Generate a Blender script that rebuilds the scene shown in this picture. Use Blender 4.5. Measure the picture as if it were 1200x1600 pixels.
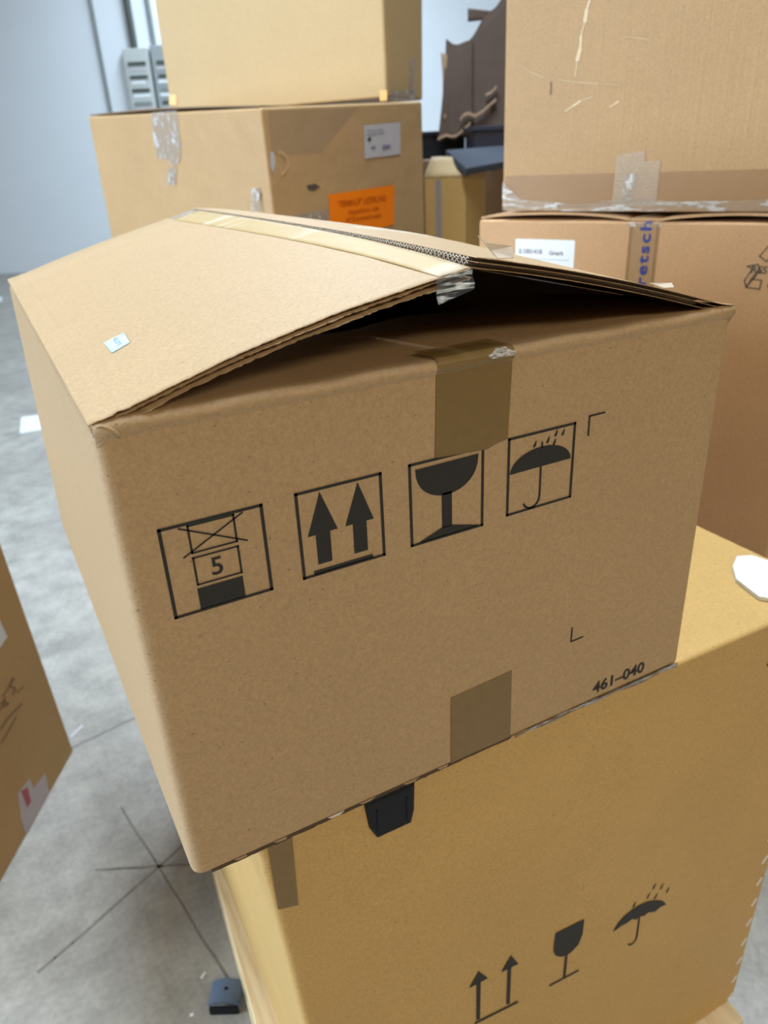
import bpy, bmesh, math, random
from mathutils import Vector, Matrix
random.seed(7)
scene = bpy.context.scene
for o in list(bpy.data.objects):
    bpy.data.objects.remove(o)

# ------------------------------------------------------------------ camera
S = 0.6                                   # one "front width" of the main box, in metres
RX = Vector((0.88110058, -0.47067328, -0.04613505))      # camera right
RD = Vector((-0.24125575, -0.36342905, -0.89984165))     # camera down
RF = Vector((0.4067646, 0.80398134, -0.43377017))        # camera forward
CAM = Vector((-0.06424582*S, -0.8120671*S, (0.95462928+1.75)*S))
FPX = 1154.89
cd = bpy.data.cameras.new('camera'); cam = bpy.data.objects.new('camera', cd)
scene.collection.objects.link(cam)
cd.sensor_fit = 'HORIZONTAL'; cd.sensor_width = 7.3; cd.lens = FPX/1200*7.3
cd.clip_start = 0.02; cd.clip_end = 200
cd.dof.use_dof = True; cd.dof.focus_distance = 0.62; cd.dof.aperture_fstop = 2.0
M = Matrix.Identity(4)
for i in range(3):
    M[i][0] = RX[i]; M[i][1] = -RD[i]; M[i][2] = -RF[i]; M[i][3] = CAM[i]
cam.matrix_world = M
scene.camera = cam

# ------------------------------------------------------------------ light
w = bpy.data.worlds.new('world'); scene.world = w; w.use_nodes = True
w.node_tree.nodes['Background'].inputs[0].default_value = (1.0, 0.84, 0.62, 1)
w.node_tree.nodes['Background'].inputs[1].default_value = 0.085

def area(name, loc, target, sx, sy, power, col):
    l = bpy.data.lights.new(name, 'AREA'); l.shape = 'RECTANGLE'; l.size = sx; l.size_y = sy
    l.energy = power; l.color = col
    o = bpy.data.objects.new(name, l); scene.collection.objects.link(o)
    o.location = loc
    o.rotation_euler = (Vector(target)-Vector(loc)).to_track_quat('-Z', 'Y').to_euler()
    return o
COOL = (0.80, 0.97, 1.14)
WARM = (1.0, 0.86, 0.62)
area('dock_door_daylight', (-7.0, 2.6, 2.4), (0.5, 1.0, 1.0), 5.0, 3.6, 760, COOL)
area('ceiling_lamp_row', (0.9, 1.6, 5.6), (0.9, 1.6, 0), 0.6, 4.0, 345, COOL)
area('ceiling_lamp_row', (-3.0, 2.2, 5.6), (-3.0, 2.2, 0), 0.6, 9.0, 150, COOL)
area('ceiling_lamp_row', (4.0, 10.5, 5.6), (4.0, 10.5, 0), 0.6, 9.0, 560, COOL)
area('added_warm_fill', (1.0, -4.6, 4.0), (1.0, -3.4, 0), 4.0, 0.6, 170, WARM)  # added warm fill behind the camera, brightens the front faces
vs = scene.view_settings
vs.view_transform = 'Standard'; vs.look = 'None'; vs.exposure = 0.0; vs.gamma = 1.0
vs.use_curve_mapping = False

# ------------------------------------------------------------------ helpers
ORG = {}                                   # world origin of each object (no rotations are used)
def W(x, y, z): return Vector((x*S, y*S, (z+1.75)*S))
def pix(px, py, depth):                    # a point seen at that pixel, at a distance along the view axis (m)
    return CAM + (RX*((px-600)/FPX) + RD*((py-800)/FPX) + RF)*depth
def link(o, parent, loc):
    scene.collection.objects.link(o)
    ORG[o.name] = Vector(loc)
    if parent is not None:
        o.parent = parent; o.location = Vector(loc)-ORG[parent.name]
    else:
        o.location = loc
def thing(name, label, cat, loc, group=None, kind=None):
    o = bpy.data.objects.new(name, None); o.empty_display_size = 0.05
    link(o, None, loc)
    o['label'] = label; o['category'] = cat
    if group: o['group'] = group
    if kind: o['kind'] = kind
    return o
def tag(o, label, cat, group=None, kind=None):
    o['label'] = label
    if cat: o['category'] = cat
    if group: o['group'] = group
    if kind: o['kind'] = kind
    return o
def mesh(name, verts, faces, mats, parent=None, loc=None, smooth=False, fmat=None, label=None, wn=False):
    if loc is None: loc = ORG[parent.name] if parent is not None else Vector((0, 0, 0))
    loc = Vector(loc)
    me = bpy.data.meshes.new(name)
    me.from_pydata([tuple(Vector(v)-loc) for v in verts], [], faces)
    for m in (mats if isinstance(mats, (list, tuple)) else [mats]): me.materials.append(m)
    if fmat:
        for i, k in enumerate(fmat): me.polygons[i].material_index = k
    me.update()
    if smooth:
        me.polygons.foreach_set('use_smooth', [True]*len(me.polygons))
    o = bpy.data.objects.new(name, me)
    link(o, parent, loc)
    if wn:
        md = o.modifiers.new('wn', 'WEIGHTED_NORMAL'); md.weight = 100; md.keep_sharp = True
    if label: o['label'] = label
    return o
def recalc(o):
    bm = bmesh.new(); bm.from_mesh(o.data); bmesh.ops.recalc_face_normals(bm, faces=bm.faces); bm.to_mesh(o.data); bm.free(); return o
def grid(fn, nu, nv):
    vs_ = [fn(i/nu, j/nv) for j in range(nv+1) for i in range(nu+1)]
    fs = [(j*(nu+1)+i, j*(nu+1)+i+1, (j+1)*(nu+1)+i+1, (j+1)*(nu+1)+i) for j in range(nv) for i in range(nu)]
    return vs_, fs
def sheet(name, fn, nu, nv, th, mat, parent, label=None, smooth=True):
    """closed thin sheet; fn(u,v,off) with off along the normal"""
    a, f = grid(lambda u, v: fn(u, v, th), nu, nv)
    b, _ = grid(lambda u, v: fn(u, v, 0.0), nu, nv)
    n = len(a); faces = list(f)+[tuple(n+k for k in reversed(q)) for q in f]
    rim = [i for i in range(nu+1)]+[(j)*(nu+1)+nu for j in range(1, nv+1)]+[nv*(nu+1)+i for i in range(nu-1, -1, -1)]+[j*(nu+1) for j in range(nv-1, 0, -1)]
    for k in range(len(rim)):
        p, q = rim[k], rim[(k+1) % len(rim)]
        faces.append((p, p+n, q+n, q))
    o = recalc(mesh(name, a+b, faces, mat, parent, smooth=False, label=label))
    if smooth:
        for i in range(2*len(f)): o.data.polygons[i].use_smooth = True
    return o
def rounded(c4, r, n=4):
    out = []
    for i in range(4):
        p, c, q = Vector(c4[i-1]), Vector(c4[i]), Vector(c4[(i+1) % 4])
        a = c+(p-c).normalized()*r; b = c+(q-c).normalized()*r
        for k in range(n+1):
            t = k/n
            out.append(a*(1-t)**2+c*2*t*(1-t)+b*t*t)
    return out
def shell(name, bot, top, r, mat, parent, edge=0.006, bulge=0.0, label=None):
    """closed carton hull with rounded edges. bot/top: 4 world corners, counter-clockwise from above"""
    bot = [Vector(b) for b in bot]; top = [Vector(t) for t in top]
    cb = sum(bot, Vector())/4; ct = sum(top, Vector())/4
    def lv(t, inset):
        c4 = [b.lerp(q, t) for b, q in zip(bot, top)]
        c = cb.lerp(ct, t)
        if inset:
            c4 = [p+((c-p).normalized()*inset) for p in c4]
        lp = rounded(c4, max(r, 0.0015))
        return lp
    h = (ct-cb).length; e = edge/h
    levels = [lv(0, edge*1.4), lv(e*0.3, edge*0.4), lv(e, 0)]
    nb = 6
    for k in range(1, nb):
        levels.append(lv(e+(1-2*e)*k/nb, -bulge*math.sin(math.pi*k/nb) if bulge else 0))
    levels += [lv(1-e, 0), lv(1-e*0.3, edge*0.4), lv(1, edge*1.4)]
    n = len(levels[0]); verts = [v for L in levels for v in L]; faces = []
    for k in range(len(levels)-1):
        for i in range(n):
            j = (i+1) % n
            faces.append((k*n+i, k*n+j, (k+1)*n+j, (k+1)*n+i))
    faces.append(tuple(reversed(range(n)))); faces.append(tuple(range((len(levels)-1)*n, len(levels)*n)))
    return mesh(name, verts, faces, mat, parent, smooth=True, wn=True, label=label)
def boxm(name, c, ux, uy, uz, mat, parent=None, bev=0.0, label=None, loc=None):
    """box: centre c and three half-extent vectors"""
    c = Vector(c); ux = Vector(ux); uy = Vector(uy); uz = Vector(uz)
    vs_ = [c+ux*a+uy*b+uz*d for d in (-1, 1) for a, b in ((-1, -1), (1, -1), (1, 1), (-1, 1))]
    fs = [(3, 2, 1, 0), (4, 5, 6, 7), (0, 1, 5, 4), (1, 2, 6, 5), (2, 3, 7, 6), (3, 0, 4, 7)]
    o = mesh(name, vs_, fs, mat, parent, loc=loc, label=label)
    recalc(o)
    if bev:
        md = o.modifiers.new('bevel', 'BEVEL'); md.width = bev; md.segments = 2
    return o
class Plane:
    """a flat face: origin, unit axes U,V (m) and outward normal"""
    def __init__(s, O, U, V):
        s.O = Vector(O); s.U = Vector(U).normalized(); s.V = Vector(V).normalized(); s.N = s.U.cross(s.V).normalized()
    def __call__(s, u, v, off=0.0): return s.O+s.U*u+s.V*v+s.N*off
def decal(name, polys, pl, mat, parent, off=0.0006, label=None):
    vs_ = []; fs = []
    for p in polys:
        k = len(vs_); vs_ += [pl(u, v, off) for u, v in p]; fs.append(tuple(range(k, k+len(p))))
    o = mesh(name, vs_, fs, mat, parent, label=label)
    return o
def film(name, poly, pl, mat, parent, th=0.0004, off=0.0003, label=None):
    n = len(poly)
    vs_ = [pl(u, v, off) for u, v in poly]+[pl(u, v, off+th) for u, v in poly]
    fs = [tuple(reversed(range(n))), tuple(range(n, 2*n))]+[(i, (i+1) % n, n+(i+1) % n, n+i) for i in range(n)]
    return recalc(mesh(name, vs_, fs, mat, parent, label=label))
def stroke(pts, wd, closed=False):
    out = []; n = len(pts)
    for i in range(n if closed else n-1):
        a = Vector(pts[i]); b = Vector(pts[(i+1) % n]); d = (b-a).normalized(); m = Vector((-d.y, d.x))*wd/2; e = d*wd/2*(1 if closed else 0.3)
        out.append([tuple(a-e-m), tuple(b+e-m), tuple(b+e+m), tuple(a-e+m)])
    return out
def ring(pts, wd): return stroke(pts, wd, True)
def drop(x, y, h, wd, lean=0.35):
    P = []
    for k in range(12):
        t = 2*math.pi*k/12
        yy = -math.cos(t); xx = math.sin(t)*(0.55-0.45*yy)
        P.append((x+xx*wd/2+yy*h/2*lean, y+yy*h/2))
    return P
def text_polys(body, height, bold=0.0, shear=0.0, wfac=1.0, space=1.0):
    cu = bpy.data.curves.new('t', 'FONT'); cu.body = body; cu.size = 1.0; cu.space_character = space; cu.offset = bold; cu.shear = shear; cu.resolution_u = 3
    o = bpy.data.objects.new('t', cu); scene.collection.objects.link(o)
    dg = bpy.context.evaluated_depsgraph_get()
    me = bpy.data.meshes.new_from_object(o.evaluated_get(dg))
    k = height/0.70
    x0 = min(v.co.x for v in me.vertices)
    P = [[((me.vertices[i].co.x-x0)*k*wfac, me.vertices[i].co.y*k) for i in p.vertices] for p in me.polygons]
    bpy.data.objects.remove(o); bpy.data.curves.remove(cu); bpy.data.meshes.remove(me)
    return P
def shift(polys, du, dv, ang=0.0):
    c, s = math.cos(ang), math.sin(ang)
    return [[(du+u*c-v*s, dv+u*s+v*c) for u, v in p] for p in polys]
def extent(polys):
    xs = [u for p in polys for u, v in p]; ys = [v for p in polys for u, v in p]
    return min(xs), max(xs), min(ys), max(ys)

# ------------------------------------------------------------------ materials
def srgb(r, g, b):
    f = lambda c: (c/255/12.92) if c/255 <= 0.04045 else ((c/255+0.055)/1.055)**2.4
    return (f(r), f(g), f(b), 1)
def newmat(name):
    m = bpy.data.materials.new(name); m.use_nodes = True
    nt = m.node_tree; b = nt.nodes['Principled BSDF']
    return m, nt, b
def mixc(nt, a, bcol, fac, mode='MIX'):
    n = nt.nodes.new('ShaderNodeMix'); n.data_type = 'RGBA'; n.blend_type = mode
    for sock, val in ((n.inputs[6], a), (n.inputs[7], bcol)):
        if isinstance(val, tuple): sock.default_value = val
        else: nt.links.new(val, sock)
    if isinstance(fac, float): n.inputs[0].default_value = fac
    else: nt.links.new(fac, n.inputs[0])
    return n.outputs[2]
def noise(nt, co, scale, detail=4, rough=0.55, vec_scale=None):
    n = nt.nodes.new('ShaderNodeTexNoise'); n.inputs['Scale'].default_value = scale
    n.inputs['Detail'].default_value = detail; n.inputs['Roughness'].default_value = rough
    if vec_scale:
        mp = nt.nodes.new('ShaderNodeMapping'); mp.inputs['Scale'].default_value = vec_scale
        nt.links.new(co, mp.inputs[0]); co = mp.outputs[0]
    nt.links.new(co, n.inputs['Vector']); return n.outputs[0]
def ramp(nt, fac, stops):
    r = nt.nodes.new('ShaderNodeValToRGB')
    while len(r.color_ramp.elements) > 1: r.color_ramp.elements.remove(r.color_ramp.elements[-1])
    r.color_ramp.elements[0].position = stops[0][0]; r.color_ramp.elements[0].color = stops[0][1]
    for p, c in stops[1:]:
        e = r.color_ramp.elements.new(p); e.color = c
    nt.links.new(fac, r.inputs[0]); return r.outputs[0]
def g(v): return (v, v, v, 1)
def cardboard(name, col, rough=0.62, mott=0.10, fleck=True, bump=0.05, wave=0.0, rib=0.0, spec=0.3, sheen=0.0):
    m, nt, b = newmat(name)
    co = nt.nodes.new('ShaderNodeTexCoord').outputs['Object']
    big = noise(nt, co, 5.0, 3)
    mid = noise(nt, co, 60.0, 4)
    fib = noise(nt, co, 420.0, 3, 0.7)
    c = mixc(nt, g(1-mott), g(1+mott), big)
    c2 = mixc(nt, g(1-mott*0.5), g(1+mott*0.5), mid)
    c3 = mixc(nt, mixc(nt, g(0.74), g(1.26), fib), mixc(nt, g(0.86), g(1.14), noise(nt, co, 230.0, 2, 0.6)), 1.0, 'MULTIPLY')
    c = mixc(nt, c, c2, 1.0, 'MULTIPLY'); c = mixc(nt, c, c3, 1.0, 'MULTIPLY')
    c = mixc(nt, col, c, 1.0, 'MULTIPLY')
    if fleck:
        sp = noise(nt, co, 260.0, 1, 0.4)
        fl = ramp(nt, sp, [(0.0, g(1)), (0.745, g(1)), (0.775, g(0.62))])
        c = mixc(nt, c, fl, 1.0, 'MULTIPLY')
    nt.links.new(c, b.inputs['Base Color'])
    b.inputs['Roughness'].default_value = rough; b.inputs['Specular IOR Level'].default_value = spec
    bm = nt.nodes.new('ShaderNodeBump'); bm.inputs['Strength'].default_value = bump; bm.inputs['Distance'].default_value = 0.002
    nt.links.new(fib, bm.inputs['Height'])
    last = bm
    if wave:
        b2 = nt.nodes.new('ShaderNodeBump'); b2.inputs['Strength'].default_value = wave; b2.inputs['Distance'].default_value = 0.02
        nt.links.new(noise(nt, co, 9.0, 2), b2.inputs['Height']); nt.links.new(bm.outputs[0], b2.inputs['Normal']); last = b2
    if rib:
        wv = nt.nodes.new('ShaderNodeTexNoise'); wv.inputs['Scale'].default_value = 1.0; wv.inputs['Detail'].default_value = 1
        mp = nt.nodes.new('ShaderNodeMapping'); mp.inputs['Scale'].default_value = (170, 170, 1.5)
        nt.links.new(co, mp.inputs[0]); nt.links.new(mp.outputs[0], wv.inputs['Vector'])
        b3 = nt.nodes.new('ShaderNodeBump'); b3.inputs['Strength'].default_value = rib; b3.inputs['Distance'].default_value = 0.003
        nt.links.new(wv.outputs[0], b3.inputs['Height']); nt.links.new(last.outputs[0], b3.inputs['Normal']); last = b3
    nt.links.new(last.outputs[0], b.inputs['Normal'])
    return m
def plain(name, col, rough=0.5, spec=0.5, metal=0.0, var=0.06, scale=40.0, alpha=1.0):
    m, nt, b = newmat(name)
    co = nt.nodes.new('ShaderNodeTexCoord').outputs['Object']
    n = noise(nt, co, scale, 4)
    c = mixc(nt, col, mixc(nt, g(1-var), g(1+var), n), 1.0, 'MULTIPLY')
    nt.links.new(c, b.inputs['Base Color'])
    b.inputs['Roughness'].default_value = rough; b.inputs['Specular IOR Level'].default_value = spec; b.inputs['Metallic'].default_value = metal
    if alpha < 1: b.inputs['Alpha'].default_value = alpha
    return m
def tapemat(name, col, alpha, rough=0.22, wr=0.25, streak=None):
    m, nt, b = newmat(name)
    co = nt.nodes.new('ShaderNodeTexCoord').outputs['Object']
    n = noise(nt, co, 90.0, 4); n2 = noise(nt, co, 14.0, 3)
    c = mixc(nt, col, mixc(nt, g(0.88), g(1.12), n), 1.0, 'MULTIPLY')
    if streak:
        st = noise(nt, co, 1.0, 2, 0.5, streak)
        f = ramp(nt, st, [(0.0, g(0)), (0.60, g(0)), (0.72, g(0.32))])
        c = mixc(nt, c, (0.86, 0.82, 0.76, 1), f)
    nt.links.new(c, b.inputs['Base Color'])
    b.inputs['Roughness'].default_value = rough; b.inputs['Alpha'].default_value = alpha
    bp = nt.nodes.new('ShaderNodeBump'); bp.inputs['Strength'].default_value = wr; bp.inputs['Distance'].default_value = 0.004
    nt.links.new(n2, bp.inputs['Height']); nt.links.new(bp.outputs[0], b.inputs['Normal'])
    return m

KRAFT = cardboard('kraft_board', (0.46, 0.307, 0.165, 1), 0.6, 0.05, wave=0.05)
KRAFTIN = cardboard('kraft_inside', (0.38, 0.25, 0.135, 1), 0.7, 0.05)
FLUTE = cardboard('flute_paper', (0.72, 0.64, 0.54, 1), 0.7, 0.05, fleck=False)
KYEL = cardboard('yellow_kraft', (0.55, 0.345, 0.12, 1), 0.55, 0.09, wave=0.12)
KRED = cardboard('tan_kraft', (0.53, 0.315, 0.155, 1), 0.55, 0.07, wave=0.08)
KRIB = cardboard('ribbed_kraft', (0.45, 0.28, 0.13, 1), 0.55, 0.08, wave=0.10, rib=0.18)
KLEFT = cardboard('amber_kraft', (0.485, 0.31, 0.15, 1), 0.55, 0.08, wave=0.25)
KPALE = cardboard('pale_kraft', (0.49, 0.345, 0.175, 1), 0.6, 0.04, wave=0.06)
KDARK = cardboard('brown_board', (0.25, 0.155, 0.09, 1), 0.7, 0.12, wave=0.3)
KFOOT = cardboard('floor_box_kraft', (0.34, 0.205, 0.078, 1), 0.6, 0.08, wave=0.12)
INK = plain('printed_ink', (0.028, 0.026, 0.024, 1), 0.6, 0.3)
INKS = plain('soft_ink', (0.10, 0.075, 0.055, 1), 0.6, 0.3)
INKB = plain('blue_ink', (0.03, 0.045, 0.24, 1), 0.5, 0.3)
INKL = plain('grey_ink', (0.22, 0.22, 0.28, 1), 0.6, 0.3)
INKO = plain('faded_ink', (0.55, 0.10, 0.0, 1), 0.6, 0.3)
BTAPE = tapemat('brown_tape', (0.26, 0.165, 0.055, 1), 0.76)
YTAPE = tapemat('glossy_tape', (0.50, 0.345, 0.155, 1), 0.9, 0.55, 0.2, (3, 16, 3))
def crinkle(name, scale=(30, 30, 30), lo=0.10, hi=0.75, col=(0.80, 0.78, 0.76, 1), th=0.56, base=(0.5, 0.46, 0.42, 1)):
    m, nt, b = newmat(name)
    co = nt.nodes.new('ShaderNodeTexCoord').outputs['Object']
    n1 = noise(nt, co, 1.0, 3, 0.6, scale)
    f = ramp(nt, n1, [(0.0, g(0.0)), (th, g(0.05)), (th+0.07, g(1.0)), (th+0.16, g(0.25))])
    nt.links.new(mixc(nt, base, col, f), b.inputs['Base Color'])
    nt.links.new(mixc(nt, g(lo), g(hi), f), b.inputs['Alpha'])
    b.inputs['Roughness'].default_value = 0.12
    bp = nt.nodes.new('ShaderNodeBump'); bp.inputs['Strength'].default_value = 0.6; bp.inputs['Distance'].default_value = 0.004
    nt.links.new(n1, bp.inputs['Height']); nt.links.new(bp.outputs[0], b.inputs['Normal'])
    return m
CTAPE = crinkle('clear_tape', (55, 55, 30), 0.22, 0.85)
HTAPE = crinkle('clear_tape_end', (18, 18, 160), 0.20, 0.9, (0.75, 0.80, 0.84, 1), 0.50, (0.10, 0.12, 0.14, 1))
WFILM = crinkle('stretch_film', (14, 14, 90), 0.10, 0.55, (0.74, 0.74, 0.70, 1), 0.52, (0.6, 0.52, 0.42, 1))
EDGET = crinkle('bottom_edge_tape', (25, 25, 420), 0.55, 0.95, (0.66, 0.67, 0.68, 1), 0.50, (0.10, 0.08, 0.06, 1))
FTAPE = tapemat('filament_tape', (0.62, 0.47, 0.31, 1), 0.40, 0.4, 0.2)
RTAPE = tapemat('amber_tape', (0.46, 0.26, 0.11, 1), 0.38, 0.45, 0.2)
SILV = plain('shiny_tape_edge', (0.50, 0.52, 0.53, 1), 0.15, 0.8, 0.3, 0.5, 120)
WHITE = plain('white_paper', (0.80, 0.84, 0.86, 1), 0.6, 0.3, var=0.03)
GREYP = plain('grey_paper', (0.52, 0.50, 0.52, 1), 0.5, 0.4, var=0.08)
BLUEP = plain('pale_blue_sticker', (0.50, 0.66, 0.70, 1), 0.5, 0.4, var=0.03)
ORANGE = plain('orange_label', (1.0, 0.235, 0.0, 1), 0.5, 0.4, var=0.03)
BLACKP = plain('black_plastic', (0.008, 0.009, 0.013, 1), 0.5, 0.2)
BLUEPL = plain('blue_plastic', (0.10, 0.145, 0.22, 1), 0.5, 0.5)
FOAM = plain('grey_foam', (0.075, 0.085, 0.105, 1), 0.9, 0.1, var=0.1, scale=200)
STEEL = plain('grey_steel', (0.50, 0.53, 0.50, 1), 0.5, 0.5, 0.0, 0.08, 10)
STEELD = plain('dark_conduit', (0.06, 0.07, 0.06, 1), 0.5, 0.5)
PIPEM = plain('grey_conduit', (0.22, 0.25, 0.24, 1), 0.5, 0.5)
RED = plain('red_print', (0.32, 0.05, 0.06, 1), 0.5, 0.4)
STITCH = plain('white_stitch', (0.85, 0.80, 0.74, 1), 0.5, 0.4)

def woodmat():
    m, nt, b = newmat('pallet_wood')
    co = nt.nodes.new('ShaderNodeTexCoord').outputs['Object']
    n = noise(nt, co, 1.0, 4, 0.6, (90, 5, 90)); n2 = noise(nt, co, 4.0, 3)
    c = ramp(nt, n, [(0.28, (0.66, 0.47, 0.24, 1)), (0.5, (0.80, 0.63, 0.38, 1)), (0.75, (0.88, 0.74, 0.50, 1))])
    c = mixc(nt, c, mixc(nt, g(0.9), g(1.1), n2), 1.0, 'MULTIPLY')
    nt.links.new(c, b.inputs['Base Color']); b.inputs['Roughness'].default_value = 0.6
    return m
WOOD = woodmat()
def concrete():
    m, nt, b = newmat('concrete_floor')
    co = nt.nodes.new('ShaderNodeTexCoord').outputs['Object']
    a = noise(nt, co, 1.3, 5, 0.6); c1 = noise(nt, co, 9.0, 6, 0.65); c2 = noise(nt, co, 70.0, 4, 0.6)
    c = ramp(nt, a, [(0.30, (0.30, 0.287, 0.257, 1)), (0.70, (0.40, 0.383, 0.345, 1))])
    c = mixc(nt, c, mixc(nt, g(0.45), g(1.55), c1), 1.0, 'MULTIPLY')
    c = mixc(nt, c, mixc(nt, g(0.72), g(1.28), c2), 1.0, 'MULTIPLY')
    st = noise(nt, co, 3.1, 4, 0.6)
    c = mixc(nt, c, ramp(nt, st, [(0.0, g(1)), (0.60, g(1)), (0.72, g(0.72))]), 1.0, 'MULTIPLY')
    nt.links.new(c, b.inputs['Base Color'])
    rr = mixc(nt, g(0.42), g(0.68), c1); nt.links.new(rr, b.inputs['Roughness'])
    bp = nt.nodes.new('ShaderNodeBump'); bp.inputs['Strength'].default_value = 0.12; bp.inputs['Distance'].default_value = 0.01
    nt.links.new(c2, bp.inputs['Height']); nt.links.new(bp.outputs[0], b.inputs['Normal'])
    return m
CONC = concrete()
JOINT = plain('floor_joint_dirt', (0.225, 0.215, 0.19, 1), 0.8, 0.2, var=0.4, scale=25)
WALLM = plain('painted_wall', (0.80, 0.85, 0.89, 1), 0.7, 0.3, var=0.03, scale=1.5)

# ------------------------------------------------------------------ the hall
fl = mesh('floor', [(-14, -8, 0), (24, -8, 0), (24, 26, 0), (-14, 26, 0)], [(0, 1, 2, 3)], CONC)
fl['kind'] = 'structure'; fl['label'] = 'grey worn concrete floor with faint crossing joints'
hc = math.radians(26.84)
WD = Vector((math.cos(hc), -math.sin(hc), 0)); WN = Vector((-math.sin(hc), -math.cos(hc), 0)); W0 = Vector((0.323, 15.281, 0))
a, b_ = W0-WD*12, W0+WD*20
wl = mesh('wall_back', [a, b_, b_+Vector((0, 0, 7)), a+Vector((0, 0, 7)), a-WN*0.2, b_-WN*0.2, b_-WN*0.2+Vector((0, 0, 7)), a-WN*0.2+Vector((0, 0, 7))],
          [(0, 1, 2, 3), (5, 4, 7, 6), (3, 2, 6, 7), (0, 3, 7, 4), (1, 5, 6, 2)], WALLM)
wl['kind'] = 'structure'; wl['label'] = 'pale blue painted hall wall'
WP = Plane(W0, WD, (0, 0, 1))

def floorpt(px, py):
    d = RX*((px-600)/FPX)+RD*((py-800)/FPX)+RF
    return CAM+d*(-CAM.z/d.z)
FP = Plane((0, 0, 0), (1, 0, 0), (0, 1, 0))
for i, (p0, p1, wd) in enumerate([((150, 1359), (330, 1349), .007), ((60, 1520), (330, 1283), .008), ((190, 1262), (372, 1556), .006), ((108, 1171), (260, 1098), .007)]):
    q0, q1 = floorpt(*p0), floorpt(*p1)
    pts = []
    for k in range(13):
        t = k/12; v = q0.lerp(q1, t); pts.append((v.x+random.uniform(-.002, .002), v.y+random.uniform(-.002, .002)))
    j = decal('floor_joint', stroke(pts, wd), FP, JOINT, fl, off=0.0006)

# distribution panel and conduits on the wall
def wallbox(name, u0, u1, v0, v1, d0, d1, mat, parent, bev=0.0, label=None, loc=None):
    c = WP((u0+u1)/2, (v0+v1)/2, (d0+d1)/2)
    return boxm(name, c, WD*(u1-u0)/2, Vector((0, 0, (v1-v0)/2)), WN*(d1-d0)/2, mat, parent, bev, label, loc)
pn = thing('distribution_panel', 'grey electrical distribution panel on the pale blue wall', 'electrical panel', WP(3.35, 1.9, 0))
wallbox('cabinet', 2.95, 3.36, 1.9, 3.37, 0.002, 0.16, STEEL, pn, 0.01)
wallbox('cabinet', 3.40, 3.80, 1.9, 3.40, 0.002, 0.16, plain('mid_steel', (0.30, 0.33, 0.33, 1), .5), pn, 0.01)
for ci, (u0, u1) in enumerate(((3.02, 3.30), (3.46, 3.74))):
    for k in range(7):
        z = 3.18-k*0.19
        wallbox('breaker_row', u0+0.03*((k*3+ci) % 3)-0.01, u1, z-0.055, z, 0.16, 0.175, STEELD if (k+ci) % 4 != 3 else PIPEM, pn)
        wallbox('label_strip', u0, u1-0.05*(k % 2), z-0.125, z-0.075, 0.16, 0.168, WHITE if k % 3 else GREYP, pn)
def conduit(name, u, v0, v1, r, mat, label, d=0.03):
    vs_ = []; fs = []; n = 10
    for j, v in enumerate((v0, v1)):
        for k in range(n):
            t = 2*math.pi*k/n; vs_.append(WP(u+r*math.cos(t), v, d+r+r*math.sin(t)))
    for k in range(n): fs.append((k, (k+1) % n, n+(k+1) % n, n+k))
    fs.append(tuple(reversed(range(n)))); fs.append(tuple(range(n, 2*n)))
    o = recalc(mesh(name, vs_, fs, mat, None, loc=WP(u, v0, 0), smooth=False))
    tag(o, label, 'conduit'); return o
conduit('wall_conduit', 2.555, 0.02, 6.5, 0.028, PIPEM, 'thin dark vertical conduit on the wall, left of the electrical panel', 0.0)
conduit('cable_riser', 3.13, 3.38, 6.5, 0.055, STEELD, 'thick dark cable riser above the left half of the electrical panel', 0.0)
conduit('cable_riser', 3.46, 3.41, 6.5, 0.035, PIPEM, 'thinner grey cable riser above the right half of the electrical panel', 0.0)

# ------------------------------------------------------------------ main carton
D = 1.41; H = 0.711; TB = 0.0135
mb = thing('shipping_carton', 'large brown double-wall carton with tented top flaps and printed handling symbols on its front', 'box', W(0.5, 0.7, 0))
# body: outer and inner skin, open top
o4t = [(0, 0), (1, 0), (1.0, D), (0, D)]; o4b = [(0.003, 0), (1, 0), (1.0, D), (-0.022, D)]
def bodyloop(c4, z, inset, n=6, r=0.022):
    c = [Vector((x, y, z)) for x, y in c4]
    cc = Vector((0.5, D/2, z))
    if inset:
        c = [Vector((x+(inset if x < .5 else -inset), y+(inset if y < .5 else -inset), z)) for x, y, z in c]
    return [W(*v) for v in rounded(c, r, n)]
L = [bodyloop(o4b, 0.0080, 0.002), bodyloop(o4b, 0.0105, 0)]
for k in range(1, 7):
    t = k/7
    L.append(bodyloop([(b[0]*(1-t)+q[0]*t, b[1]) for b, q in zip(o4b, o4t)], 0.0105+(0.694-0.0105)*t, 0))
L += [bodyloop(o4t, 0.694, 0), bodyloop(o4t, 0.699, TB*.6), bodyloop(o4t, 0.694, TB), bodyloop(o4b, 0.03, TB)]
n = len(L[0]); vs_ = [v for l in L for v in l]; fs = []
for k in range(len(L)-1):
    for i in range(n):
        j = (i+1) % n; fs.append((k*n+i, k*n+j, (k+1)*n+j, (k+1)*n+i))
fs.append(tuple(reversed(range(n)))); fs.append(tuple(range((len(L)-1)*n, len(L)*n)))
mesh('body', vs_, fs, KRAFT, mb, smooth=True, wn=True)
# bottom flaps, a slightly inset dark layer
boxm('bottom_flap', W(0.5, D*.25, 0.0040), (0.486*S, 0, 0), (0, D*.2405*S, 0), (0, 0, 0.0038*S), KRAFTIN, mb)
boxm('bottom_flap', W(0.5, D*.75, 0.0040), (0.486*S, 0, 0), (0, D*.2405*S, 0), (0, 0, 0.0038*S), KRAFTIN, mb)

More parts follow.
